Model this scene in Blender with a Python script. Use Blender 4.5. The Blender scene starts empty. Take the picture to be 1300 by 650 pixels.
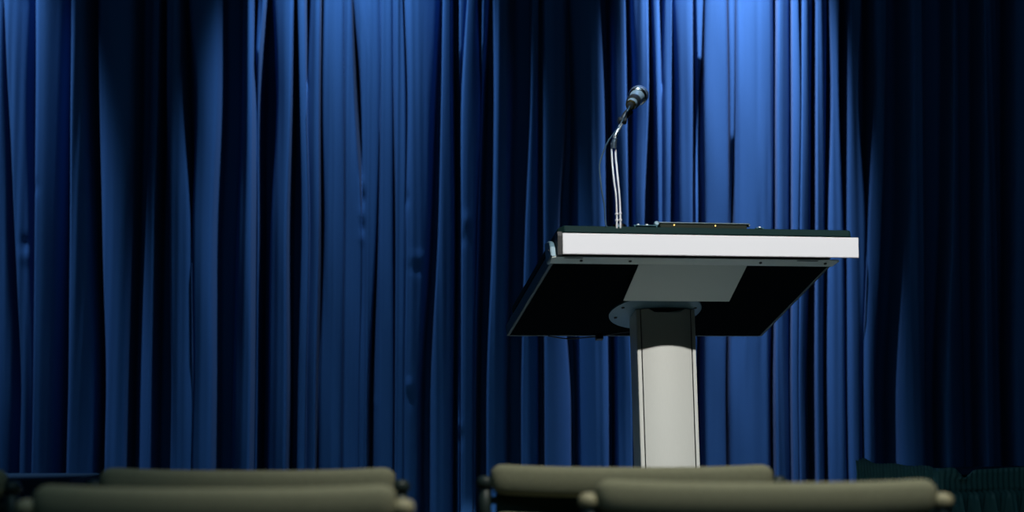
import bpy, bmesh, math, random
from mathutils import Vector, Matrix
from math import sin, cos, pi, radians
random.seed(4)
scene = bpy.context.scene
COL = scene.collection

# ------------------------------------------------------------------ materials
def mat(name, color, rough=.6, metal=0., spec=.5, noise=None, bump=None, emit=None, sheen=0., aniso=None):
    m = bpy.data.materials.new(name); m.use_nodes = True
    nt = m.node_tree; b = nt.nodes['Principled BSDF']
    b.inputs['Base Color'].default_value = (*color, 1)
    b.inputs['Roughness'].default_value = rough
    b.inputs['Metallic'].default_value = metal
    b.inputs['Specular IOR Level'].default_value = spec
    if sheen:
        b.inputs['Sheen Weight'].default_value = sheen
        b.inputs['Sheen Roughness'].default_value = .4
        b.inputs['Sheen Tint'].default_value = (.45, .62, 1, 1)
    if emit:
        b.inputs['Emission Color'].default_value = (*emit[0], 1)
        b.inputs['Emission Strength'].default_value = emit[1]
    tc = nt.nodes.new('ShaderNodeTexCoord')
    def tex(scale, stretch):
        mp = nt.nodes.new('ShaderNodeMapping'); mp.inputs['Scale'].default_value = stretch
        nt.links.new(tc.outputs['Object'], mp.inputs['Vector'])
        n = nt.nodes.new('ShaderNodeTexNoise'); n.inputs['Scale'].default_value = scale
        n.inputs['Detail'].default_value = 3
        nt.links.new(mp.outputs['Vector'], n.inputs['Vector'])
        return n
    if noise:                                   # (scale, stretch, amount)
        n = tex(noise[0], noise[1])
        r = nt.nodes.new('ShaderNodeMapRange')
        r.inputs['To Min'].default_value = 1-noise[2]; r.inputs['To Max'].default_value = 1+noise[2]
        nt.links.new(n.outputs['Fac'], r.inputs['Value'])
        x = nt.nodes.new('ShaderNodeMix'); x.data_type = 'RGBA'; x.blend_type = 'MULTIPLY'
        x.inputs[0].default_value = 1
        x.inputs[6].default_value = (*color, 1)
        nt.links.new(r.outputs['Result'], x.inputs[7])
        nt.links.new(x.outputs[2], b.inputs['Base Color'])
    if bump:                                    # (scale, stretch, strength, distance)
        n = tex(bump[0], bump[1])
        bp = nt.nodes.new('ShaderNodeBump'); bp.inputs['Strength'].default_value = bump[2]
        bp.inputs['Distance'].default_value = bump[3]
        nt.links.new(n.outputs['Fac'], bp.inputs['Height'])
        nt.links.new(bp.outputs['Normal'], b.inputs['Normal'])
    return m

ONE = (1, 1, 1)
M = dict(
    curtain=mat('blue_drape_cloth', (.019, .083, .245), .85, spec=.12, noise=(900, ONE, .10), bump=(700, ONE, .25, .0006), sheen=.03),
    silver=mat('powder_silver', (.66, .665, .70), .42, metal=.0, spec=.4, noise=(1200, ONE, .03)),
    alu=mat('satin_aluminium', (.60, .61, .57), .38, metal=.15, spec=.5, noise=(700, (1, 1, .08), .04)),
    flange=mat('grey_sheet_metal', (.72, .76, .74), .5, spec=.4, noise=(900, ONE, .04)),
    bracket=mat('blue_grey_cast_metal', (.115, .20, .25), .45, metal=.1),
    groove=mat('black_groove', (.012, .013, .014), .6),
    tray=mat('black_underside_board', (.005, .007, .009), .9, spec=.0, noise=(300, ONE, .1)),
    rim=mat('dark_grey_desk_edge', (.025, .055, .055), .5),
    board=mat('dark_laminate_desktop', (.006, .020, .020), .6, spec=.05),
    chrome=mat('chrome', (.90, .92, .95), .16, metal=1),
    neck=mat('bright_ribbed_steel', (.92, .94, .96), .36, metal=.75, bump=(1500, (.05, .05, 1), .4, .0005)),
    darkchrome=mat('gunmetal', (.12, .16, .20), .25, metal=.8),
    micbody=mat('blue_grey_microphone_enamel', (.30, .40, .48), .38, metal=.4),
    mesh=mat('woven_steel_grille', (.42, .50, .58), .35, metal=.9, bump=(900, ONE, .9, .0015)),
    black=mat('black_plastic', (.01, .012, .013), .5),
    cable=mat('dark_rubber_cable', (.03, .06, .09), .32),
    brass=mat('brass', (.75, .55, .20), .25, metal=1),
    glass=mat('smoked_acrylic', (.05, .12, .15), .12, spec=.8),
    device=mat('dark_display_housing', (.014, .018, .012), .6, spec=.06),
    devlid=mat('grey_display_lid', (.09, .13, .14), .35, metal=.2),
    led=mat('amber_indicator', (.5, .2, .03), .4, emit=((1, .55, .12), 5.)),  # emission stands in for glints on small brass screws
    fabric=mat('olive_beige_upholstery', (.29, .295, .205), .9, spec=.15, noise=(160, ONE, .18), bump=(400, ONE, .4, .001)),
    darkfab=mat('dark_green_mesh_back', (.020, .040, .035), .9, spec=.1, noise=(200, ONE, .2)),
    frame=mat('dark_painted_steel', (.018, .035, .034), .5),
    cap=mat('beige_plastic_cap', (.46, .43, .28), .5),
    skirt=mat('dark_teal_satin', (.042, .15, .16), .5, spec=.5, noise=(60, (1, 1, .3), .12)),
    tabletop=mat('dark_table_board', (.03, .045, .05), .5),
    navy=mat('navy_cloth', (.004, .018, .040), .95, spec=.1, noise=(200, ONE, .1)),
    stage=mat('grey_stage_vinyl', (.50, .62, .60), .5, noise=(6, ONE, .12)),
    floor=mat('dark_carpet', (.03, .035, .035), .95, spec=.05, noise=(90, ONE, .2)),
    wall=mat('dark_wall_paint', (.012, .014, .017), .9, spec=.1, noise=(5, ONE, .1)),
)

# ------------------------------------------------------------------ helpers
def link(name, me, m, parent=None, smooth=False, angle=None):
    o = bpy.data.objects.new(name, me); COL.objects.link(o)
    if m is not None: me.materials.append(m)
    if smooth:
        for p in me.polygons: p.use_smooth = True
    if parent is not None: o.parent = parent
    return o
def obj(name, bm, m, parent=None, smooth=False, sharp=None):
    bmesh.ops.recalc_face_normals(bm, faces=bm.faces)
    if sharp is not None:
        smooth = True
        for e in bm.edges:
            if len(e.link_faces) == 2 and e.calc_face_angle(0) > radians(sharp): e.smooth = False
    me = bpy.data.meshes.new(name); bm.to_mesh(me); bm.free()
    return link(name, me, m, parent, smooth)
def thing(name, label, cat, matrix=None, group=None):
    o = bpy.data.objects.new(name, None); COL.objects.link(o)
    o.empty_display_size = .1
    if matrix is not None: o.matrix_world = matrix
    o['label'] = label; o['category'] = cat
    if group: o['group'] = group
    return o
def tag(o, label, cat, group=None):
    o['label'] = label; o['category'] = cat
    if group: o['group'] = group
    return o
def struct(name, bm, m, **k):
    o = obj(name, bm, m, **k); o['kind'] = 'structure'; return o
def NB(): return bmesh.new()
def box(bm, x0, x1, y0, y1, z0, z1, bev=0., seg=2):
    r = bmesh.ops.create_cube(bm, size=1)
    for v in r['verts']:
        v.co = Vector((x0+(v.co.x+.5)*(x1-x0), y0+(v.co.y+.5)*(y1-y0), z0+(v.co.z+.5)*(z1-z0)))
    if bev:
        es = list({e for v in r['verts'] for e in v.link_edges})
        bmesh.ops.bevel(bm, geom=es, offset=bev, segments=seg, affect='EDGES', profile=.5)
    return bm
def smooth_path(P, n=8):
    P = [Vector(p) for p in P]; out = []
    for i in range(len(P)-1):
        p0 = P[i-1] if i else P[0]*2-P[1]
        p1, p2 = P[i], P[i+1]
        p3 = P[i+2] if i+2 < len(P) else P[-1]*2-P[-2]
        for k in range(n):
            t = k/n
            out.append(.5*((2*p1)+(p2-p0)*t+(2*p0-5*p1+4*p2-p3)*t*t+(3*p1-p0-3*p2+p3)*t**3))
    out.append(P[-1]); return out
def tube(bm, pts, rad, seg=12, cap=True):
    """sweep a circle along pts; rad is a number or one radius per point"""
    pts = [Vector(p) for p in pts]; n = len(pts)
    if not hasattr(rad, '__len__'): rad = [rad]*n
    t0 = (pts[1]-pts[0]).normalized()
    up = Vector((0, 0, 1)) if abs(t0.z) < .9 else Vector((1, 0, 0))
    nrm = t0.cross(up).normalized(); rings = []
    for i, p in enumerate(pts):
        t = (pts[min(i+1, n-1)]-pts[max(i-1, 0)])
        t = t.normalized() if t.length > 1e-9 else t0
        nrm = (nrm-t*nrm.dot(t)).normalized(); b = t.cross(nrm)
        rings.append([bm.verts.new(p+(nrm*cos(2*pi*k/seg)+b*sin(2*pi*k/seg))*rad[i]) for k in range(seg)])
    for a, b in zip(rings, rings[1:]):
        for k in range(seg): bm.faces.new((a[k], a[(k+1) % seg], b[(k+1) % seg], b[k]))
    if cap:
        bm.faces.new(rings[0][::-1]); bm.faces.new(rings[-1])
    return bm
def lathe(bm, prof, origin, axis, seg=28):
    """prof: (distance along axis, radius)"""
    origin = Vector(origin); axis = Vector(axis).normalized()
    up = Vector((0, 0, 1)) if abs(axis.z) < .9 else Vector((1, 0, 0))
    a = axis.cross(up).normalized(); b = axis.cross(a); rings = []
    for s, r in prof:
        c = origin+axis*s
        rings.append([bm.verts.new(c+(a*cos(2*pi*k/seg)+b*sin(2*pi*k/seg))*max(r, 1e-4)) for k in range(seg)])
    for p, q in zip(rings, rings[1:]):
        for k in range(seg): bm.faces.new((p[k], p[(k+1) % seg], q[(k+1) % seg], q[k]))
    bm.faces.new(rings[0][::-1]); bm.faces.new(rings[-1])
    return bm
def ring(bm, prof, origin, axis, seg=28):
    """lathe of a closed profile: a hollow ring"""
    origin = Vector(origin); axis = Vector(axis).normalized()
    up = Vector((0, 0, 1)) if abs(axis.z) < .9 else Vector((1, 0, 0))
    a = axis.cross(up).normalized(); b = axis.cross(a)
    rings = [[bm.verts.new(origin+axis*s+(a*cos(2*pi*k/seg)+b*sin(2*pi*k/seg))*r) for k in range(seg)] for s, r in prof]
    for p, q in zip(rings, rings[1:]+rings[:1]):
        for k in range(seg): bm.faces.new((p[k], p[(k+1) % seg], q[(k+1) % seg], q[k]))
    return bm
def prism(bm, poly, f, h0, h1):
    """poly of 2-D points, f(a,b,h) -> xyz, closed between h0 and h1"""
    A = [bm.verts.new(f(a, b, h0)) for a, b in poly]; B = [bm.verts.new(f(a, b, h1)) for a, b in poly]
    n = len(poly)
    for k in range(n): bm.faces.new((A[k], A[(k+1) % n], B[(k+1) % n], B[k]))
    bm.faces.new(A[::-1]); bm.faces.new(B)
    return bm

# ------------------------------------------------------------------ room shell
STAGE = .10
struct('floor', box(NB(), -4.6, 4.8, -3.2, 6.5, -.1, 0), M['floor'])
struct('stage_floor', box(NB(), -4.6, 4.8, 3.45, 6.5, 0.001, STAGE, .008), M['stage'])
struct('wall_back', box(NB(), -4.6, 4.8, 6.5, 6.6, -.1, 5.3), M['wall'])
struct('wall_front', box(NB(), -4.6, 4.8, -3.3, -3.2, -.1, 5.3), M['wall'])
struct('wall_left', box(NB(), -4.7, -4.6, -3.3, 6.6, -.1, 5.3), M['wall'])
struct('wall_right', box(NB(), 4.8, 4.9, -3.3, 6.6, -.1, 5.3), M['wall'])
struct('ceiling', box(NB(), -4.7, 4.9, -3.3, 6.6, 5.3, 5.4), M['wall'])

# ------------------------------------------------------------------ curtain
# every pleat: shape, how far it stands out, then its left and right edge along
# the rail (metres) at four heights; between two pleats the cloth runs back
FOLD_ROWS = (2.362, 2.016, 1.582, 0.986)
FOLDS = [
    ('F', 1.00, -1.7933,-1.6976, -1.7844,-1.6878, -1.7627,-1.6694, -1.7422,-1.6395),
    ('L', 0.95, -1.6949,-1.6135, -1.6707,-1.6159, -1.6394,-1.5979, -1.6046,-1.5711),
    ('L', 1.00, -1.5888,-1.4944, -1.5809,-1.4974, -1.5735,-1.5009, -1.5662,-1.5058),
    ('L', 1.00, -1.4682,-1.4368, -1.4622,-1.4270, -1.4569,-1.4050, -1.4519,-1.3799),
    ('F', 0.62, -1.3915,-1.2755, -1.3793,-1.2718, -1.3601,-1.2716, -1.3354,-1.2760),
    ('R', 0.40, -1.2159,-1.1841, -1.2150,-1.1835, -1.2204,-1.1891, -1.2331,-1.1917),
    ('F', 0.85, -1.1533,-1.1139, -1.1476,-1.1031, -1.1351,-1.0624, -1.1175,-1.0480),
    ('F', 0.84, -1.0825,-0.9853, -1.0562,-0.9817, -1.0573,-0.9937, -1.0456,-0.9850),
    ('R', 0.95, -0.8999,-0.8684, -0.8967,-0.8628, -0.9079,-0.8612, -0.9180,-0.8563),
    ('R', 0.50, -0.8526,-0.8315, -0.8615,-0.8562, -0.8573,-0.8534, -0.8537,-0.8486),
    ('R', 0.85, -0.8039,-0.7304, -0.7868,-0.7345, -0.8026,-0.7442, -0.8034,-0.7377),
    ('F', 1.00, -0.7158,-0.6922, -0.7044,-0.6830, -0.6947,-0.6688, -0.7015,-0.6733),
    ('R', 1.00, -0.6738,-0.6397, -0.6809,-0.6404, -0.6680,-0.6364, -0.6725,-0.6424),
    ('F', 1.00, -0.6292,-0.5611, -0.6300,-0.5583, -0.6196,-0.5547, -0.6321,-0.5576),
    ('F', 0.95, -0.5609,-0.5352, -0.5581,-0.5234, -0.5546,-0.4955, -0.5575,-0.4989),
    ('F', 1.00, -0.5309,-0.4392, -0.5014,-0.4383, -0.4938,-0.4485, -0.4977,-0.4728),
    ('F', 1.05, -0.4375,-0.3982, -0.4367,-0.3957, -0.4404,-0.3932, -0.4520,-0.3878),
    ('F', 1.00, -0.3964,-0.3644, -0.3931,-0.3522, -0.3837,-0.3525, -0.3829,-0.3546),
    ('L', 1.00, -0.3592,-0.2491, -0.3470,-0.2661, -0.3510,-0.2800, -0.3533,-0.3109),
    ('L', 1.00, -0.2307,-0.2032, -0.2348,-0.2009, -0.2437,-0.1944, -0.2672,-0.1979),
    ('L', 0.85, -0.1760,-0.1524, -0.1746,-0.1699, -0.1740,-0.1688, -0.1777,-0.1712),
    ('L', 1.00, -0.1494,-0.1180, -0.1683,-0.1070, -0.1672,-0.1218, -0.1670,-0.1285),
    ('L', 0.80, -0.0986,-0.0789, -0.1033,-0.0981, -0.1170,-0.1118, -0.1263,-0.1211),
    ('L', 1.00, -0.0629,-0.0131, -0.0600,-0.0130, -0.0648,-0.0181, -0.0835,-0.0257),
    ('L', 0.60, 0.0659,0.0896, 0.0629,0.0866, 0.0443,0.0834, 0.0310,0.0853),
    ('L', 0.85, 0.1051,0.1786, 0.1046,0.1778, 0.1052,0.1507, 0.1081,0.1931),
    ('R', 0.80, 0.1945,0.2944, 0.2119,0.3074, 0.2131,0.3106, 0.2216,0.3169),
    ('R', 0.90, 0.3387,0.3781, 0.3396,0.3814, 0.3452,0.3842, 0.3448,0.3937),
    ('R', 0.95, 0.4014,0.4539, 0.4098,0.4529, 0.4047,0.4358, 0.4063,0.4423),
    ('F', 0.90, 0.4699,0.4909, 0.4780,0.4976, 0.4828,0.4958, 0.4786,0.4915),
    ('R', 1.00, 0.5073,0.5322, 0.4983,0.5283, 0.4964,0.5210, 0.4921,0.5165),
    ('R', 1.00, 0.5427,0.6030, 0.5530,0.6000, 0.5522,0.5949, 0.5473,0.5885),
    ('F', 0.90, 0.6143,0.6380, 0.6178,0.6243, 0.6100,0.6178, 0.6047,0.6098),
    ('F', 1.15, 0.6437,0.7169, 0.6365,0.7185, 0.6364,0.7140, 0.6296,0.6975),
    ('F', 0.90, 0.7220,0.7451, 0.7236,0.7382, 0.7203,0.7268, 0.7025,0.7076),
    ('F', 0.90, 0.7495,0.8743, 0.7432,0.8725, 0.7346,0.8644, 0.7128,0.8466),
    ('L', 1.00, 0.8862,0.9268, 0.8791,0.9243, 0.8736,0.9164, 0.8608,0.9097),
    ('F', 1.00, 0.9347,0.9543, 0.9313,0.9574, 0.9254,0.9462, 0.9161,0.9354),
    ('L', 0.97, 0.9678,1.0019, 0.9604,0.9943, 0.9479,0.9855, 0.9370,0.9614),
    ('L', 0.80, 1.0174,1.0542, 1.0123,1.0463, 1.0059,1.0345, 0.9972,1.0229),
    ('F', 0.74, 1.0656,1.0945, 1.0655,1.0877, 1.0484,1.0978, 1.0379,1.0960),
    ('F', 0.66, 1.1300,1.1695, 1.1217,1.1558, 1.1094,1.1719, 1.1023,1.1488),
    ('F', 0.66, 1.2142,1.2564, 1.2134,1.2449, 1.1771,1.2266, 1.1539,1.1927),
    ('F', 0.80, 1.3355,1.3723, 1.3314,1.3681, 1.3178,1.3646, 1.2729,1.3605),
    ('L', 0.75, 1.4758,1.4969, 1.4685,1.4920, 1.4540,1.4878, 1.4207,1.4955),
    ('L', 0.60, 1.5816,1.6344, 1.5737,1.6262, 1.5638,1.6211, 1.5553,1.6148),
    ('F', 0.70, 1.6874,1.7901, 1.6790,1.7812, 1.6684,1.7699, 1.6539,1.7545),
]
GAP0 = .015; VDEP = .20; HUNIT = .075; YC = 5.6
def add_side_pleats():
    r = random.Random(11)
    x = FOLDS[0][2]-.03; left = []
    while x > -4.3:
        w = r.uniform(.04, .12); row = []
        for k in range(4):
            j = r.uniform(-.012, .012); row += [x-w+j, x+j*.5]
        left.append((r.choice('RLF'), r.uniform(.7, 1), *row)); x -= w+r.uniform(.03, .06)
    x = FOLDS[-1][3]+.035; right = []
    while x < 4.5:
        w = r.uniform(.04, .12); row = []
        for k in range(4):
            j = r.uniform(-.012, .012); row += [x+j*.5, x+w+j]
        right.append((r.choice('RLF'), r.uniform(.7, 1), *row)); x += w+r.uniform(.03, .06)
    return left[::-1]+FOLDS+right
def lerp_rows(vals, z):
    zs = FOLD_ROWS                      # descending heights
    if z >= zs[0]: return vals[0]+(vals[0]-vals[1])*.25*min(1, (z-zs[0])/1.0)
    if z <= zs[3]: return vals[3]
    for i in range(3):
        if z >= zs[i+1]:
            def sl(j):
                if j <= 0 or j >= 3: return 0 if j >= 3 else (vals[1]-vals[0])/(zs[1]-zs[0])
                return (vals[j+1]-vals[j-1])/(zs[j+1]-zs[j-1])
            h = zs[i+1]-zs[i]; t = (z-zs[i])/h
            return ((2*t**3-3*t*t+1)*vals[i]+(t**3-2*t*t+t)*h*sl(i)
                    + (-2*t**3+3*t*t)*vals[i+1]+(t**3-t*t)*h*sl(i+1))
def profile(F, z):
    """knots (x, stand-out) of the cloth at height z"""
    E = []
    for f in F:
        a = lerp_rows(f[2::2], z); b = lerp_rows(f[3::2], z)
        if b < a+.002: b = a+.002
        thin = max(0, 1-(b-a)/.012)            # a pleat that closes sinks back
        E.append([f[0], f[1]*HUNIT-.12*thin, a, b])
    for p, q in zip(E, E[1:]):
        if q[2] < p[3]+.0004: q[2] = p[3]+.0004
        if q[3] < q[2]+.0015: q[3] = q[2]+.0015
    K = []
    for i, (ty, H, a, b) in enumerate(E):
        w = b-a; s = min(w, .11)
        if ty == 'R': P = [(0, .72), (.36, .30), (.68, .07), (.88, .01), (1, .15)]
        elif ty == 'L': P = [(0, .15), (.12, .01), (.32, .07), (.64, .30), (1, .72)]
        else: P = [(0, .26), (.14, .08), (.5, 0), (.86, .08), (1, .26)]
        K += [(a+t*w, H-d*s) for t, d in P]
        if i+1 < len(E):
            q = E[i+1]; g = q[2]-b; V = VDEP*(1-math.exp(-max(g-.0012, 0)/GAP0))
            base = min(H, q[1])
            lo, hi = base-V, base-V
            sl = .05 if ty == 'R' or q[0] == 'R' else .4
            sr = .95 if ty == 'L' or q[0] == 'L' else .6
            if ty == 'F' and q[0] == 'F': sl, sr = .30, .70
            if ty == 'F' and q[0] == 'R': sl, sr = .12, .6
            if ty == 'L' and q[0] == 'F': sl, sr = .4, .88
            if ty == 'L' and q[0] == 'R': sl, sr = .35, .65
            K += [(b+sl*g, lo*.94+base*.06), (b+sr*g, hi*.94+base*.06)]
    return K
RIPPLES = [(-.585, .6, .004, .006), (-.545, .5, .003, .008), (-.50, .5, .005, .006), (-.475, .9, .003, .005),
           (-.43, .3, .006, .008), (-.38, .4, .006, .006), (.755, .6, .004, .006), (.775, .7, .005, .007),
           (.80, .6, .006, .007), (.833, .8, .004, .008), (.855, .6, .003, .005), (1.12, .8, .006, .02), (1.17, .7, .004, .02)]
PUCKERS = [(-.495, 1.745, .010, .022, .010), (-.49, 1.69, .008, .016, -.012), (-.495, 1.64, .010, .015, .009), (-.49, 1.595, .007, .014, -.010),
           (-.495, 1.56, .009, .014, .009), (-.345, 1.69, .006, .02, -.012), (-.30, 1.50, .03, .016, .010), (-.31, 1.46, .03, .014, -.008),
           (-.335, 1.08, .012, .014, .016), (-.33, 1.035, .010, .02, -.010), (-.185, 1.02, .012, .025, -.012), (-.175, .945, .014, .014, .016),
           (-.17, .90, .012, .02, -.010), (-.15, 1.62, .014, .025, .010), (-.165, 1.555, .014, .014, -.010), (-.455, 1.02, .012, .012, .010),
           (-1.575, 1.73, .012, .02, -.010), (-1.605, 1.545, .014, .02, -.012), (-1.60, 1.50, .02, .02, .008)]
def build_curtain():
    F = add_side_pleats(); bm = NB(); NS = 4
    zt, zb = 4.75, STAGE+.012
    zs = []
    z = zt
    while z > 2.45: zs.append(z); z -= .12
    z = 2.45
    while z > .6: zs.append(z); z -= .0155
    while z > zb: zs.append(z); z -= .06
    zs.append(zb)
    prev = None
    for z in zs:
        K = profile(F, z); n = len(K); row = []
        for i in range(n-1):
            p0 = K[max(i-1, 0)]; p1, p2 = K[i], K[i+1]; p3 = K[min(i+2, n-1)]
            def c1(a, b, c):                   # limited slope: no overshoot
                l, r = b-a, c-b
                return 0 if l*r <= 0 else 2*l*r/(l+r)
            m1 = (c1(p0[0], p1[0], p2[0]), c1(p0[1], p1[1], p2[1]))
            m2 = (c1(p1[0], p2[0], p3[0]), c1(p1[1], p2[1], p3[1]))
            for k in range(NS):
                t = k/NS; h = [2*t**3-3*t*t+1, t**3-2*t*t+t, -2*t**3+3*t*t, t**3-t*t]
                x, d = [h[0]*p1[j]+h[1]*m1[j]+h[2]*p2[j]+h[3]*m2[j] for j in (0, 1)]
                for rx, rs, ra, rw in RIPPLES:
                    if abs(x-rx) < 3*rw: d += 3.2*ra*rs*math.exp(-((x-rx)/rw)**2)
                for px, pz, sx, sz, pa in PUCKERS:
                    if abs(x-px) < 3*sx and abs(z-pz) < 3*sz:
                        d += .4*pa*math.exp(-((x-px)/sx)**2-((z-pz)/sz)**2)
                d += .0022*sin(x*31+z*3.1)*sin(z*7.3+x*11)+.0017*sin(x*240+1.7*sin(z*1.9+x*13))*(.5+.5*sin(x*23+z*1.3))
                row.append(bm.verts.new((x, YC-d, z)))
        if prev:
            for k in range(len(row)-1): bm.faces.new((prev[k], row[k], row[k+1], prev[k+1]))
        prev = row
    me = bpy.data.meshes.new('stage_curtain'); bm.to_mesh(me); bm.free()
    o = link('stage_curtain', me, M['curtain'], smooth=True)
    tag(o, 'tall blue pleated stage curtain hanging across the whole back of the stage', 'curtain')
build_curtain()
r_ = NB(); tube(r_, [(-4.5, 5.56, 4.79), (4.7, 5.56, 4.79)], .025)
tag(obj('curtain_rail', r_, M['frame'], sharp=40), 'dark rail the blue curtain hangs from, above the picture', 'curtain rail')
# ------------------------------------------------------------------ lectern
LO = Vector((.4429, 4.0986, 1.3648))
LM = Matrix.Translation(LO) @ Matrix.Rotation(radians(13.123), 4, 'Z') @ Matrix.Rotation(radians(-.363), 4, 'Y')
SL = radians(18.644)
def ds(u, v, w): return Vector((u, v*cos(SL)+w*sin(SL), -v*sin(SL)+w*cos(SL)))   # desk coordinates
def desk(bm):
    for v in bm.verts: v.co = ds(*v.co)
    return bm
lec = thing('lectern', 'silver and black lectern with sloping desk on one oval column', 'lectern', LM)
# desk tray, edges, board
obj('underside_board', desk(box(NB(), -.352, .352, .006, .494, 0, .012)), M['tray'], lec)
rb = NB(); box(rb, -.360, -.352, 0, .5, 0, .03, .0015); box(rb, .352, .360, 0, .5, 0, .03, .0015); box(rb, -.352, .352, .494, .5, .0, .03)
box(rb, -.352, .352, 0, .494, .0122, .030)
obj('desk_body', desk(rb), M['rim'], lec)
obj('desk_core', desk(box(NB(), -.338, .345, -.036, .48, .030, .0600)), M['board'], lec)['label'] = 'dark recessed core between tray and desktop'
tb = NB(); prism(tb, [(-.343, -.028), (-.331, -.046), (.400, -.046), (.407, -.040), (.407, .485), (-.343, .485)], lambda a, b, h: Vector((a, b, h)), .060, .0775)
desk(tb); bmesh.ops.bevel(tb, geom=tb.edges[:], offset=.0015, segments=1, affect='EDGES')
obj('desktop', tb, M['board'], lec)
# front bar: an upright white-silver channel
fb = NB()
prism(fb, [(-.0515, .0180), (-.0515, .0648), (-.0500, .0665), (-.036, .0665), (-.036, .0635), (-.0485, .0630), (-.0485, .0168), (-.0500, .0165)], lambda a, b, h: Vector((h, a, b)), -.343, .4105)
obj('front_panel', fb, M['silver'], lec)['label'] = 'bright white-silver front panel'
cb = NB(); prism(cb, [(-.049, .0155), (-.050, .060), (-.046, .070), (-.02, .066), (-.016, .008)], lambda a, b, h: Vector((h, a, b)), -.355, -.3436)
obj('end_cap', cb, M['groove'], lec)['label'] = 'narrow black end cap'
cb = NB(); prism(cb, [(-.046, .018), (-.046, .060), (-.02, .060), (-.016, .018)], lambda a, b, h: Vector((h, a, b)), .4106, .413)
obj('end_cap', cb, M['groove'], lec)['label'] = 'thin black end cap'
# bottom flange with plate running down to the column
fl = NB(); prism(fl, [(-.362, .0), (-.366, -.036), (-.355, -.040), (.360, -.040), (.367, -.034), (.362, .0)], lambda a, b, h: ds(a, b, h), -.0022, -.0002)
flo = obj('bottom_flange', fl, M['flange'], lec)
for u in (-.29, -.168, .165, .335):
    obj('screw', desk(lathe(NB(), [(0, .0035), (.0015, .0042), (.0025, .0035)], (u, -.021, -.0047), (0, 0, 1), 14)), M['groove'], flo, smooth=False)
for a, b in ((-.335, -.29), (.255, .31)): obj('slot', desk(box(NB(), a, b, -.037, -.034, -.0032, -.0022)), M['groove'], flo)
S2 = radians(12.5)
pl = NB(); prism(pl, [(-.1395, -.001), (.1375, -.001), (.1395, .156), (-.1395, .156)], lambda a, b, h: ds(a, b*cos(S2)+h*sin(S2), -b*sin(S2)+h*cos(S2)-.0025), 0, .0022)
obj('column_cover_plate', pl, M['flange'], lec)
# rounded side bracket at the left end
br = NB(); poly = [(.012, .0), (-.040, .0), (-.040, .026), (-.034, .040), (-.022, .050), (.0, .054), (.012, .054)]
prism(br, poly, lambda a, b, h: Vector((h, a*cos(SL)+b*sin(SL), -a*sin(SL)+b*cos(SL)*.92)), -.3680, -.3570)
bmesh.ops.bevel(br, geom=[e for e in br.edges if abs(e.verts[0].co.x-e.verts[1].co.x) < .001 and min(e.verts[0].co.x, e.verts[1].co.x) < -.366], offset=.002, segments=2, affect='EDGES')
bo = obj('side_bracket', br, M['bracket'], lec)
obj('screw', lathe(NB(), [(0, .003), (.0015, .003), (.002, .002)], ds(-.3695, -.022, .022), (1, 0, 0), 12), M['groove'], bo)
# mounting disc under the desk
dc = NB(); lathe(dc, [(0, .118), (.001, .121), (.005, .121), (.0055, .119)], (-.005, .31, -.0058), (0, 0, 1), 56)
do = obj('mounting_disc', desk(dc), M['bracket'], lec, sharp=40)
for a in (200, 250, 290, 340, 20, 160):
    u, v = -.005+.104*cos(radians(a)), .31+.104*sin(radians(a))
    obj('screw', desk(lathe(NB(), [(0, .0035), (.0015, .0045), (.0025, .0045)], (u, v, -.008), (0, 0, 1), 14)), M['groove'], do)
# oval column: curved front and back faces between two rounded side rails
LEAN = math.tan(radians(1.25))
def cf(u, v, z):                        # column leans a touch; its head follows the sloping desk
    return Vector((u*.96+.014-(z+.08)*LEAN*.95+.0, v, z))
CV = .296; ZB = STAGE-LO.z-.004
def col_part(name, poly, m, top=None, **k):
    bm = NB(); nz = 14
    def ztop(u, v):
        t = -(v*math.tan(SL))-.0085
        return t if top is None else min(t, top(u, v))
    rings = []
    for j in range(nz+1):
        s = j/nz
        rings.append([bm.verts.new(cf(u, v, ZB+(ztop(u, v)-ZB)*s)) for u, v in poly])
    n = len(poly)
    for a, b in zip(rings, rings[1:]):
        for i in range(n): bm.faces.new((a[i], a[(i+1) % n], b[(i+1) % n], b[i]))
    bm.faces.new(rings[0][::-1]); bm.faces.new(rings[-1])
    return obj(name, bm, m, lec, sharp=35, **k)
def arc_panel(sign):
    N = 24; pts = []
    for i in range(N+1):
        u = -.069+.138*i/N; pts.append((u, CV+sign*(-.032-.015*(1-(u/.069)**2))))
    pts += [(u, CV+sign*(-.024-.013*(1-(u/.069)**2))) for u in (.069, .033, 0, -.033, -.069)]
    return pts if sign > 0 else pts
notch = lambda u, v: -(CV-.047)*math.tan(SL)-.0215+.024*max(0, (abs(u)-.030)/.036)**1.6
col_part('column_front', arc_panel(1), M['alu'], notch)
col_part('column_back', arc_panel(-1), M['alu'])
for s in (-1, 1):
    R = []
    for sv in (-1, 1):
        for i in range(7):
            a = sv*pi/2*(1-i/6 if sv < 0 else i/6); R.append((s*(.0795+.0035*cos(a)), CV+sv*.0285+.0035*sin(a)))
    R += [(s*.0725, CV+.032), (s*.0725, CV-.032)]
    col_part('side_rail', R, M['alu'])
col_part('column_core', [(-.0725, CV-.028), (.0725, CV-.028), (.0725, CV+.028), (-.0725, CV+.028)], M['groove'])['label'] = 'black inner profile showing in the grooves'
bp = NB(); N = 48
prism(bp, [(.015+.24*cos(2*pi*i/N)*(1), CV+.20*sin(2*pi*i/N)) for i in range(N)], lambda a, b, h: Vector((a, b, h)), ZB+.0045, ZB+.020)
bmesh.ops.bevel(bp, geom=[e for e in bp.edges if abs(e.verts[0].co.z-e.verts[1].co.z) < 1e-5 and e.verts[0].co.z > ZB+.015], offset=.006, segments=2, affect='EDGES')
obj('foot_plate', bp, M['bracket'], lec, sharp=40)
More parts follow.
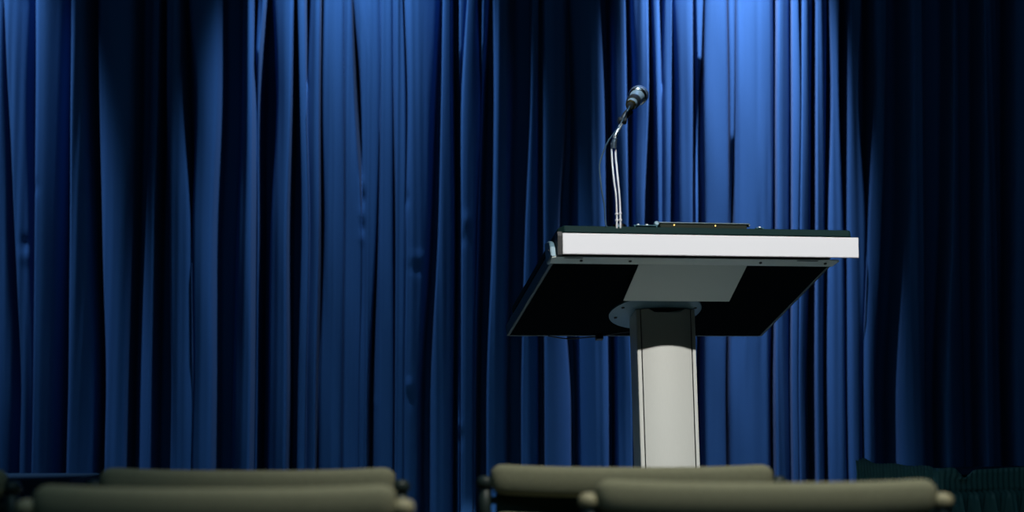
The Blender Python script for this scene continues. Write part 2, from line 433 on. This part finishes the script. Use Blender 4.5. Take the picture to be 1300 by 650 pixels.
# thin wire tucked along the underside
wp = smooth_path([ds(-.10, .487, -.004), ds(-.15, .490, -.008), ds(-.20, .494, -.009), ds(-.25, .49, -.003)], 6)
wb = NB(); tube(wb, wp, .0016, 8)
wp = smooth_path([ds(-.005, .44, -.010), ds(-.05, .455, -.006), ds(-.10, .487, -.004)], 6); tube(wb, wp, .001, 8)
obj('wiring', wb, M['black'], lec)
obj('cable_clip', desk(box(NB(), -.118, -.098, .482, .498, -.014, .0, .002)), M['black'], lec)
# clear strip and chrome studs on the front lip of the desktop
for a, b, zt in ((-.155, -.094, .0832), (.158, .180, .0815)):
    prof = [(a, zt), (a, zt+.0017), (b, zt+.0017), (b, zt), (b-.002, zt), (b-.002, .0776), (b-.004, .0776), (b-.004, zt), (a+.004, zt), (a+.004, .0776), (a+.002, .0776), (a+.002, zt)]
    obj('acrylic_lip', desk(prism(NB(), prof, lambda p, q, h: Vector((p, h, q)), -.040, -.014)), M['glass'], lec)
for u, w in ((-.1422, .0862), (-.120, .0862), (.170, .0845)):
    obj('stud', desk(lathe(NB(), [(0, .0040), (.001, .0042), (.0025, .0039), (.0037, .0031), (.0045, .0018), (.0048, .0004)], (u, -.035, w-.0012), (0, 0, 1), 18)), M['neck'], lec, smooth=True)

# ------------------------------------------------------------------ flat display lying on the desktop
dv = thing('display_unit', 'dark flat display unit lying on the lectern desktop right of the microphone', 'display', LM)
b_ = NB(); box(b_, -.086, .138, -.034, .16, .0777, .0925, .002, 1)
obj('housing', desk(b_), M['device'], dv)
b_ = NB(); box(b_, -.091, .1455, -.037, .165, .0927, .0955, .0008, 1); box(b_, .1425, .1455, -.036, -.028, .0885, .0930)
obj('lid', desk(b_), M['devlid'], dv)
obj('hinge', desk(lathe(NB(), [(0, .0045), (.002, .0060), (.012, .0060), (.014, .0045)], (-.094, -.036, .0925), (0, 1, 0), 20)), M['bracket'], dv, sharp=40)
for u in (-.050, .056):
    obj('indicator_light', desk(lathe(NB(), [(0, .0013), (.0012, .0012)], (u, -.0352, .0885), (0, 1, 0), 10)), M['led'], dv)  # glowing dots painted in as screw glints, not lamps

# ------------------------------------------------------------------ gooseneck stand and microphone
gs = thing('gooseneck_stand', 'curved chrome gooseneck stand rising from the lectern desktop', 'microphone stand', LM)
V = -.02
bs = NB(); lathe(bs, [(0, .018), (.002, .020), (.010, .020), (.0125, .011), (.015, .0095)], (-.187, V, .0777), (0, 0, 1), 30)
bo = obj('base_flange', desk(bs), M['chrome'], gs, sharp=40)
for a in (200, 255, 310, 20, 90, 150):
    obj('screw', desk(lathe(NB(), [(0, .0024), (.0010, .0024), (.0019, .0018), (.0025, .0006)], (-.187+.0145*cos(radians(a)), V+.0150*sin(radians(a)), .0872), (0, 0, 1), 12)), M['neck'], bo, smooth=True)
def goose(P, r, name):
    bm = NB(); pts = smooth_path(P, 34); n = len(pts)
    tube(bm, pts, [r*(1+.10*sin(i*pi/1.0+ (i % 2)*pi/2)) if i % 2 else r*.93 for i in range(n)], 12)
    return obj(name, bm, M['neck'], gs, smooth=True)
goose([(-.2005, V, .083), (-.2002, V, .115), (-.2014, V, .159), (-.2055, V, .192), (-.2088, V, .226), (-.2108, V, .262), (-.2105, V, .290)], .0026, 'gooseneck_tube')
goose([(-.1915, V, .083), (-.1912, V, .115), (-.1926, V, .159), (-.1955, V, .192), (-.1985, V, .226), (-.2012, V, .262), (-.2010, V, .296)], .0027, 'gooseneck_tube')
for (u, z) in ((-.2005, .115), (-.1915, .117), (-.2005, .100), (-.1915, .101)):
    obj('collar', lathe(NB(), [(0, .0030), (.001, .0043), (.004, .0043), (.005, .0030)], (u, V, z), (0, 0, 1), 16), M['neck'], gs, sharp=40)
sb = NB(); tube(sb, smooth_path([(-.2065, V, .280), (-.2035, V, .300), (-.196, V+.002, .317), (-.187, V+.004, .333), (-.182, V+.005, .343)], 6), .0042, 14)
obj('upper_arm', sb, M['neck'], gs, smooth=True)
sb = NB(); tube(sb, smooth_path([(-.2062, V, .276), (-.2050, V, .290), (-.2020, V, .300)], 5), [.0075]*4+[.0072]*3+[.0068]*4, 14)
obj('joint_sleeve', sb, M['darkchrome'], gs, sharp=50)
# clip and microphone
TAIL = Vector((-.1680, V-.02, .3800)); HEAD = Vector((-.1035, V+.105, .4335))
ax = (HEAD-TAIL).normalized()
ck = NB(); ring(ck, [(0, .0148), (.004, .0165), (.030, .0172), (.034, .0165), (.034, .0152), (0, .0138)], TAIL+ax*.022, ax, 28)
tube(ck, smooth_path([TAIL+ax*.036+Vector((-.007, .004, -.0205)), Vector((-.174, V+.010, .356)), Vector((-.181, V+.006, .341))], 5), [.009]*4+[.0085]*7, 14)
lathe(ck, [(0, .007), (.002, .009), (.018, .009), (.020, .007)], (-.192, V+.006, .3455), (1, 0, 0), 18)
obj('microphone_clip', ck, M['black'], gs, sharp=40)
mic = thing('microphone', 'handheld microphone with silver ball grille clipped on the gooseneck stand', 'microphone', LM)
mb = NB(); lathe(mb, [(0, .0095), (.001, .0118), (.010, .0124), (.05, .0145), (.085, .0175), (.094, .0188), (.097, .0188)], TAIL, ax, 36)
obj('body', mb, M['micbody'], mic, sharp=50)
mb = NB(); lathe(mb, [(-.0008, .0098), (-.0018, .0122), (.0012, .0128), (.003, .0126)], TAIL, ax, 32)
obj('tail_ring', mb, M['brass'], mic, sharp=50)['label'] = 'pale gold ring at the tail'
mb = NB(); lathe(mb, [(.0975, .0185), (.099, .0222), (.103, .0235), (.106, .0222)], TAIL, ax, 40)
obj('collar_ring', mb, M['chrome'], mic, sharp=50)
mb = NB(); lathe(mb, [(.106, .0218), (.112, .0236), (.120, .0244), (.128, .0240), (.136, .0218), (.143, .0175), (.147, .011), (.149, .004)], TAIL, ax, 40)
obj('grille', mb, M['mesh'], mic, smooth=True)
mb = NB(); lathe(mb, [(-.014, .0050), (-.013, .0078), (-.002, .0085), (-.0017, .0080)], TAIL, ax, 24)
obj('plug', mb, M['black'], mic, sharp=50)
cb = NB(); pts = [TAIL-ax*.0145, TAIL-ax*.030+Vector((-.004, 0, -.010)), (-.181, V-.012, .352), (-.1996, V-.010, .3215), (-.2217, V-.006, .2921), (-.2370, V-.004, .256), (-.2431, V-.004, .2304), (-.2388, V-.004, .1771), (-.2313, V-.002, .1354), (-.2290, V, .100), (-.226, V, .0872), (-.222, V+.010, .0850)]
tube(cb, smooth_path(pts, 8), .0019, 10)
obj('cable', cb, M['cable'], mic, smooth=True)
# ------------------------------------------------------------------ chairs
def dup(root, matrix, label, group):
    r = root.copy(); COL.objects.link(r); r.matrix_world = matrix
    r['label'] = label; r['group'] = group
    for ch in list(root.children):
        c = ch.copy(); COL.objects.link(c); c.parent = r
        for g in list(ch.children):
            d = g.copy(); COL.objects.link(d); d.parent = c
    return r
CHG = 'padded chairs in the audience rows'
def make_chair(matrix, label):
    t = thing('audience_chair', label, 'chair', matrix, CHG)
    # padded top rail, slightly bowed and soft-edged
    def rail(z0, z1, th, hw, name):
        bm = NB(); NX = 60; prof = []
        for k in range(16):
            a = 2*pi*k/16; ca, sa = cos(a), sin(a)
            prof.append((math.copysign(abs(ca)**.6, ca)*th/2, math.copysign(abs(sa)**.6, sa)*(z1-z0)/2))
        rings = []
        for i in range(NX+1):
            s = -1+2*i/NX; e = (1-abs(s)**40)**.5 if abs(s) < 1 else .0
            e = max(e, .55); bow = .016*(1-s*s)
            sag = -.006*(1-abs(s)**3)
            rings.append([bm.verts.new((s*hw, y*e-bow, (z0+z1)/2+z*e+sag)) for y, z in prof])
        for a, b in zip(rings, rings[1:]):
            for k in range(16): bm.faces.new((a[k], a[(k+1) % 16], b[(k+1) % 16], b[k]))
        bm.faces.new(rings[0][::-1]); bm.faces.new(rings[-1])
        return obj(name, bm, M['fabric'], t, smooth=True)
    rail(.872, .926, .046, .251, 'top_rail')
    rail(.800, .842, .034, .246, 'middle_rail')
    obj('back_panel', box(NB(), -.243, .243, -.004, .006, .56, .895, .004), M['darkfab'], t)
    for s in (-1, 1):
        lg = NB(); tube(lg, smooth_path([(s*.262, -.085, .004), (s*.262, -.03, .42), (s*.262, -.002, .62), (s*.262, .0, .885)], 6), .0115, 14)
        lo = obj('leg', lg, M['frame'], t, smooth=True)
        obj('cap', lathe(NB(), [(0, .0135), (.003, .0155), (.012, .0155), (.018, .011), (.020, .004)], (s*.262, 0, .884), (0, 0, 1), 18), M['cap'], lo, sharp=50)
        lg = NB(); tube(lg, [(s*.240, .435, .004), (s*.240, .40, .20), (s*.240, .39, .425)], .0115, 14)
        obj('leg', lg, M['frame'], t, smooth=True)
    sf = NB()
    for s in (-1, 1): tube(sf, [(s*.262, -.03, .40), (s*.240, .39, .415)], .010, 10)
    tube(sf, [(-.262, -.03, .40), (.262, -.03, .40)], .010, 10); tube(sf, [(-.24, .385, .415), (.24, .385, .415)], .010, 10)
    bb = NB(); tube(bb, [(-.262, .004, .86), (.262, .004, .86)], .007, 10); obj('back_brace', bb, M['frame'], t, smooth=True)
    obj('seat_frame', sf, M['frame'], t, smooth=True)
    sc = NB(); box(sc, -.25, .25, -.01, .42, .425, .485, .02, 3)
    obj('seat', sc, M['fabric'], t, smooth=True)
    return t
def cm(x, y, rz): return Matrix.Translation((x, y, 0)) @ Matrix.Rotation(radians(rz), 4, 'Z')
c0 = make_chair(cm(-.413, 2.37, 0), 'nearest padded chair at lower left, its top rail across the lower left of the picture')
dup(c0, cm(.376, 2.52, 0), 'near padded chair at lower right, overlapping the chair back in front of the lectern', CHG)
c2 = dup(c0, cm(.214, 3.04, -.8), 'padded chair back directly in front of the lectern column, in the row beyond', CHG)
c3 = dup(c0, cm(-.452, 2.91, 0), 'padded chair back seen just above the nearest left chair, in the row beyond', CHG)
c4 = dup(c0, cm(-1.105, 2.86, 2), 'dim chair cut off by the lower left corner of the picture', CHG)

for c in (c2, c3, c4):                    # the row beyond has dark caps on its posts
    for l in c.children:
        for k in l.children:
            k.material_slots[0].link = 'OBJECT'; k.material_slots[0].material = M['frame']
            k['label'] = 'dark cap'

# ------------------------------------------------------------------ skirted table at the right of the stage
TZ = .853
tt = thing('banquet_table', 'narrow table on stage at right, hidden beneath a dark teal pleated skirt', 'table', Matrix.Translation((1.135, 4.51, STAGE)) @ Matrix.Rotation(radians(20.), 4, 'Z'))
W_, D_, H_ = 1.83, .40, TZ-STAGE
obj('tabletop', box(NB(), .012, W_-.012, .012, D_-.012, H_-.046, H_-.020, .004), M['tabletop'], tt)
for x in (.12, W_-.12):
    for y in (.08, D_-.08):
        b_ = NB(); tube(b_, [(x, y, .002), (x, y, H_-.046)], .014, 12); obj('leg', b_, M['frame'], tt, smooth=True)
def skirt():
    bm = NB(); r = random.Random(3)
    # path from far-left corner to near-left, along the front, then back at the far right
    L1, L2 = D_, W_; total = L1+L2+L1; N = 2600
    def at(s):
        c = .018
        if s < L1-c: return Vector((0, L1-s, 0)), Vector((-1, 0, 0))
        if s < L1+c:
            t = (s-(L1-c))/(2*c)*pi/2; return Vector((c-c*cos(t), c-c*sin(t), 0)), Vector((-cos(t), -sin(t), 0))
        if s < L1+L2-c: return Vector((s-L1, 0, 0)), Vector((0, -1, 0))
        if s < L1+L2+c:
            t = (s-(L1+L2-c))/(2*c)*pi/2; return Vector((L2-c+c*sin(t), c-c*cos(t), 0)), Vector((sin(t), -cos(t), 0))
        return Vector((L2, s-L1-L2, 0)), Vector((1, 0, 0))
    phs = [r.uniform(0, 6.28) for _ in range(8)]
    hs = [1.0, .982, .955, .93, .921, .916, .905, .88, .83, .76, .66, .54, .40, .25, .10, .003]
    prev = None
    for h in hs:
        row = []; z0 = H_*h
        for i in range(N+1):
            s = total*i/N; p, n = at(s)
            band = h > .918
            fine = sin(s*2*pi/.0165+phs[0]+1.2*sin(s*17))
            big = sin(s*2*pi/.060+phs[1]+1.6*sin(s*9+phs[2])+.6*sin(z0*4))
            side = s < L1-.03 or s > L1+L2
            if band:
                a = (.0050*fine if side else .0012*fine+.002*sin(s*2*pi/.19+phs[3]))*(1 if h < .99 else 1.25)
                if abs(h-.955) < .002: a -= .002
            elif h > .912: a = -.004+.001*fine
            else:
                g = min(1, (.912-h)/.12); a = .010+g*(.020*big+.004*fine)+.004*g*sin(s*11+phs[4])
            z = z0
            if h > .97:
                if side: z += (.0025*fine+.002*sin(s*41))*(1 if h > .99 else .3)
                else:
                    z += .002*sin(s*21)-.004
                d = (s-(L1+.072))/.022; z -= .022*math.exp(-d*d)*(1 if h > .99 else .7)
                d = (s-(L1+.035))/.02; z += .004*math.exp(-d*d)
                d = (s-.035)/.028; z += .009*math.exp(-d*d)*(1 if h > .99 else .5)
            if h > .97: a += .010*math.exp(-((s-(L1+.045))/.03)**2)
            row.append(bm.verts.new(p+n*(a+.004)+Vector((0, 0, z+.002))))
        if prev:
            for k in range(N): bm.faces.new((prev[k], row[k], row[k+1], prev[k+1]))
        prev = row
    me = bpy.data.meshes.new('table_skirt'); bm.to_mesh(me); bm.free()
    o = link('table_skirt', me, M['skirt'], smooth=True)
    o.matrix_world = tt.matrix_world.copy()
    so = o.modifiers.new('thickness', 'SOLIDIFY'); so.thickness = .0012; so.offset = -1
    tag(o, 'dark teal shirred table skirt with gathered header hanging round the right table', 'table skirt')
skirt()
b_ = NB(); box(b_, .004, W_-.004, .004, D_-.004, H_-.0195, H_-.0180)
o = obj('tablecloth', b_, M['navy']); o.matrix_world = tt.matrix_world.copy()
tag(o, 'dark navy cloth lying flat on the top of the skirted table', 'tablecloth')

# ------------------------------------------------------------------ low blue draped case in front of the curtain, far left
cs = NB(); box(cs, -2.05, -1.305, 5.02, 5.38, STAGE+.001, .7995, .004, 1)
for i in range(26):
    x = -2.045+i*.0285
    box(cs, x, x+.012, 5.012, 5.0199, STAGE+.004, .775, .003, 1)
tag(obj('draped_case', cs, M['navy']), 'low dark blue draped case before the curtain at far left', 'case')

# ------------------------------------------------------------------ lights
def spot(name, loc, target, power, angle, blend, size, color):
    l = bpy.data.lights.new(name, 'SPOT'); l.energy = power; l.spot_size = radians(angle); l.spot_blend = blend
    l.shadow_soft_size = size; l.color = color
    o = bpy.data.objects.new(name, l); COL.objects.link(o); o.location = loc
    o.rotation_euler = (Vector(target)-Vector(loc)).to_track_quat('-Z', 'Y').to_euler()
    return o
BL = (.72, .83, 1.0)
spot('curtain_downlight', (-1.86, 5.23, 3.60), (-1.86, 5.47, 2.5), 400, 38, .6, .03, BL)
spot('curtain_downlight', (-.52, 5.18, 3.40), (-.50, 5.50, 2.5), 255, 50, .7, .03, BL)
spot('curtain_downlight', (.70, 5.23, 3.60), (.70, 5.50, 2.72), 1080, 35, .7, .03, (.90, .86, 1.0))
spot('lectern_spotlight', (1.45, -.02, 4.3), (.37, 4.52, .59), 1350, 13.8, .09, .035, (1, .985, .95))
spot('overhead_spotlight', (-.2, 1.6, 4.6), (.27, 4.08, 1.76), 1000, 6.0, .5, .05, (.75, .9, 1))  # added lamp, no known fixture: brightens microphone and gooseneck
spot('hall_downlight', (1.0, 1.5, 4.6), (.52, 2.5, .9), 350, 36, .8, .15, (1, .94, .80))  # added warm lamp, no fixture seen: lifts the chair rails
al = bpy.data.lights.new('house_light', 'AREA'); al.shape = 'RECTANGLE'; al.size = 4; al.size_y = 2; al.energy = 32; al.color = (.5, .85, 1)  # added soft fill from above, not a real room fixture
ao = bpy.data.objects.new('house_light', al); COL.objects.link(ao); ao.location = (0, 0, 5.2)
w = bpy.data.worlds.new('dim_room'); scene.world = w; w.use_nodes = True
w.node_tree.nodes['Background'].inputs[0].default_value = (.1, .35, .6, 1)
w.node_tree.nodes['Background'].inputs[1].default_value = .004

# ------------------------------------------------------------------ camera
cam = bpy.data.cameras.new('camera'); co = bpy.data.objects.new('camera', cam); COL.objects.link(co)
co.location = (0, 0, 1.05); co.rotation_euler = (radians(90+4.673), 0, 0)
cam.sensor_width = 36; cam.lens = 2140.9/1300*36
cam.dof.use_dof = True; cam.dof.focus_distance = 4.45; cam.dof.aperture_fstop = 2.3
cam.clip_start = .02
scene.camera = co
vs = scene.view_settings
vs.view_transform = 'Standard'; vs.look = 'None'; vs.gamma = 1; vs.exposure = 0; vs.use_curve_mapping = False
